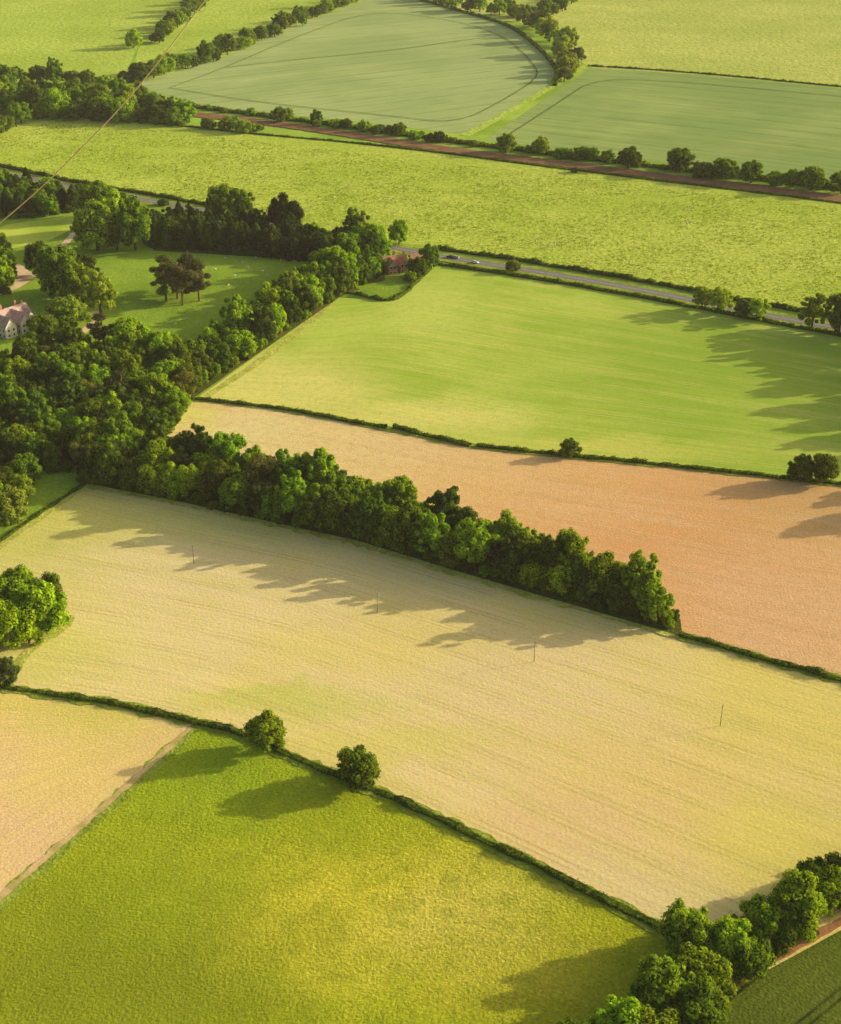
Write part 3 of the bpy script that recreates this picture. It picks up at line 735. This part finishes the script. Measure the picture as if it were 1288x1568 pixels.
house("brick_house", 604, 415, 0.35, [(0, 0, 13, 7, 4.8, 4.2, 'x'), (-3.2, -2.6, 9, 5, 4.8, 3.6, 'y'), (3.6, -2.2, 8.4, 4.6, 4.8, 3.3, 'y')],
      [(0, 1.2, 6, 10.6), (5.6, 0.6, 6, 10)], BRICK, RENDER, TILE, True)
house("garden_shed", 636, 400, 0.35, [(0, 0, 6, 4, 2.6, 1.8, 'x')], [], TIMBER, TIMBER, TILE)
house("manor_house", 12, 505, 0.9, [(0, 0, 24, 9, 6.2, 4.6, 'x'), (-6, -4, 15, 6.5, 6.2, 4.0, 'y'), (3, -4, 15, 6.5, 6.2, 4.0, 'y'), (10, -1, 12, 6, 5.6, 3.6, 'y')],
      [(-2, 0.6, 8, 13), (6.5, 0.6, 8, 13), (10.8, 1, 8, 11.5)], RENDER, RENDER, SLATE)
house("stable_block", -2, 582, 0.9, [(0, 0, 18, 7, 3.4, 3.2, 'x')], [(4, .5, 5, 8)], BRICK, BRICK, SLATE)

# ------------------------------------------------------------------ utility poles
WOODP = simple_mat("weathered_wood", (0.20, 0.16, 0.12), 0.2, 3, 0.9)
CER = simple_mat("insulator", (0.35, 0.33, 0.3), 0.1, 3, 0.4)
pp = [(*cone((0, 0, -0.5), (0, 0, 7.4), 0.12, 0.08, 8), 0)]
V, Fq = bx(-0.8, 0.8, -0.16, -0.08, 6.95, 7.05); pp.append((V, Fq, 0))
for x in (-.7, 0, .7): pp.append((*cone((x, -0.12, 7.05), (x, -0.12, 7.3), .06, .04, 6), 1))
poleme = build("utility_pole", pp, [WOODP, CER])
for u, v in [(297, 863), (578, 938), (818, 1014), (1103, 1112), (1420, 1215)]:
    x, y = W(u, v); obj("utility_pole", poleme, loc=(x, y, 0), rot=1.3)

# ------------------------------------------------------------------ cars
def carmesh(name, col):
    paint = simple_mat("car_paint_"+name, col, 0.03, 2, 0.3, spec=0.6)
    tyre = simple_mat("tyre_"+name, (0.03, 0.03, 0.03), 0.1, 2, 0.9)
    prof = [(-2.1, .35), (-2.15, .8), (-1.95, 1.0), (-1.5, 1.05), (-.95, 1.42), (.45, 1.45), (1.05, 1.02), (1.95, .88), (2.15, .65), (2.12, .35)]
    def half(y, k): return [(x, y*k(z), z) for x, z in prof]
    k = lambda z: 1.0 if z < 1.06 else 0.8
    n = len(prof); V = half(-.86, k)+half(.86, k)
    Fq = [list(range(n)), list(range(2*n-1, n-1, -1))]+[[i, n+i, n+(i+1) % n, (i+1) % n] for i in range(n)]
    parts = [(V, Fq, 0)]
    for s in (-1, 1):
        g = [(-1.35, s*.84, 1.08), (.95, s*.84, 1.08), (.42, s*.73, 1.38), (-.92, s*.73, 1.36)]
        parts.append((g+[(a, b-s*.06, c) for a, b, c in g], [[0, 1, 2, 3], [0, 4, 5, 1], [1, 5, 6, 2], [2, 6, 7, 3], [3, 7, 4, 0]], 1))
        for x in (-1.35, 1.35): parts.append((*cone((x, s*.72, .33), (x, s*.9, .33), .33, .33, 14), 2))
    parts.append(([(.52, -.64, 1.43), (.52, .64, 1.43), (1.0, .72, 1.08), (1.0, -.72, 1.08)], [[0, 3, 2, 1]], 1))
    parts.append(([(-1.0, -.64, 1.41), (-1.0, .64, 1.41), (-1.48, .72, 1.1), (-1.48, -.72, 1.1)], [[0, 1, 2, 3]], 1))
    return build("car_"+name, parts, [paint, GLASS, tyre])
cars = [carmesh("white", (.75, .75, .75)), carmesh("silver", (.4, .42, .45)), carmesh("dark", (.04, .05, .08))]
ra = np.array(W(670, 394)); rb = np.array(W(800, 413)); ang = math.atan2(rb[1]-ra[1], rb[0]-ra[0])
for u, v, i, lane in [(688, 397, 2, 1), (696, 398, 1, 1), (729, 403, 0, -1), (789, 412, 0, 1), (200, 303, 1, 1)]:
    x, y = W(u, v); nx, ny = -math.sin(ang), math.cos(ang)
    obj("car", cars[i], loc=(x+nx*lane*1.6, y+ny*lane*1.6, zroad), rot=ang+(0 if lane < 0 else math.pi))

# ------------------------------------------------------------------ sheep and cattle
def animal(name, scale, col, headcol):
    me = bpy.data.meshes.new(name)
    pts = [((0, 0, .62), .26), ((.32, 0, .64), .24), ((.5, 0, .78), .13), ((.66, 0, .9), .1), ((.82, 0, .82), .06), ((-.35, 0, .64), .25), ((-.55, 0, .6), .06)]
    ed = [(0, 1), (1, 2), (2, 3), (3, 4), (0, 5), (5, 6)]
    for sx, b in ((.28, 1), (-.36, 5)):
        for sy in (-.14, .14):
            i = len(pts); kx = .05 if sx > 0 else -.07
            pts += [((sx, sy, .4), .09), ((sx+kx, sy, .22), .045), ((sx, sy, .0), .04)]
            ed += [(b, i), (i, i+1), (i+1, i+2)]
    me.from_pydata([p[0] for p in pts], ed, [])
    o = bpy.data.objects.new(name, me); COL.objects.link(o)
    o.modifiers.new("s", 'SKIN')
    for i, p in enumerate(pts): me.skin_vertices[0].data[i].radius = (p[1], p[1])
    me.skin_vertices[0].data[0].use_root = True
    o.modifiers.new("d", 'SUBSURF').levels = 1
    dg = bpy.context.evaluated_depsgraph_get(); m2 = bpy.data.meshes.new_from_object(o.evaluated_get(dg))
    bpy.data.objects.remove(o)
    m2.materials.clear(); m2.materials.append(simple_mat(name+"_fleece", col, .1, 5, .95)); m2.materials.append(simple_mat(name+"_face", headcol, .1, 5, .9))
    for p in m2.polygons:
        if p.center.x > .6 or p.center.z < .25: p.material_index = 1
    return m2
shp = animal("sheep", 1, (.7, .66, .55), (.5, .45, .38)); cow = animal("cow", 1, (.7, .62, .5), (.4, .3, .25))
zt = ZL[0]
for u, v in [(372, 405), (380, 412), (345, 398), (430, 402), (402, 418), (360, 425), (392, 398), (300, 395), (330, 415), (285, 492), (300, 498), (270, 500), (250, 400), (350, 440), (365, 410), (410, 425), (320, 480)]:
    x, y = W(u, v); o = obj("sheep", shp, loc=(x, y, zt), rot=random.uniform(0, 6.28)); o.scale = (1.3,)*3
for u, v in [(525, 292), (540, 298), (512, 305), (535, 287), (820, 372), (840, 380), (850, 378), (958, 296), (1056, 320), (1058, 347), (1052, 346), (905, 365), (770, 285), (600, 310)]:
    x, y = W(u, v); o = obj("cow", cow, loc=(x, y, zt), rot=random.uniform(0, 6.28)); o.scale = (1.8,)*3

# ------------------------------------------------------------------ balloon tether rope
ROPE = simple_mat("tan_rope", (0.6, 0.42, 0.25), 0.1, 30, 0.8)
cv = bpy.data.curves.new("tether_rope", 'CURVE'); cv.dimensions = '3D'; cv.bevel_depth = 0.006; cv.bevel_resolution = 2
pts = []
Rm = camo.rotation_euler.to_matrix()
for (u, v) in [(420, -130), (313, 0), (265, 67), (190, 160), (112, 240), (58, 292), (0, 342), (-160, 470)]:
    d = 14.0
    p = Rm @ Vector(((u-644)/FP*d, -(v-784)/FP*d, -d)); pts.append(p+Vector((0, 0, HC)))
sp = cv.splines.new('NURBS'); sp.points.add(len(pts)-1)
for i, p in enumerate(pts): sp.points[i].co = (*p, 1)
sp.use_endpoint_u = True; sp.order_u = 3
cv.materials.append(ROPE)
obj("tether_rope", cv)

# ------------------------------------------------------------------ summer haze (real air volume over the whole valley)
hz = NT("haze_air")
vs = hz.n("ShaderNodeVolumeScatter", None, Color=(1.0, 0.94, 0.76, 1), Density=0.00005, Anisotropy=0.0)
hz.t.links.new(vs.outputs[0], hz.out.inputs['Volume'])
V, Fq = bx(-5000, 5000, -1500, 9000, -3, 262)
obj("haze", build("haze", [(V, Fq, 0)], [hz.m]))
print("objects", len(bpy.data.objects), "z", ZL[0])
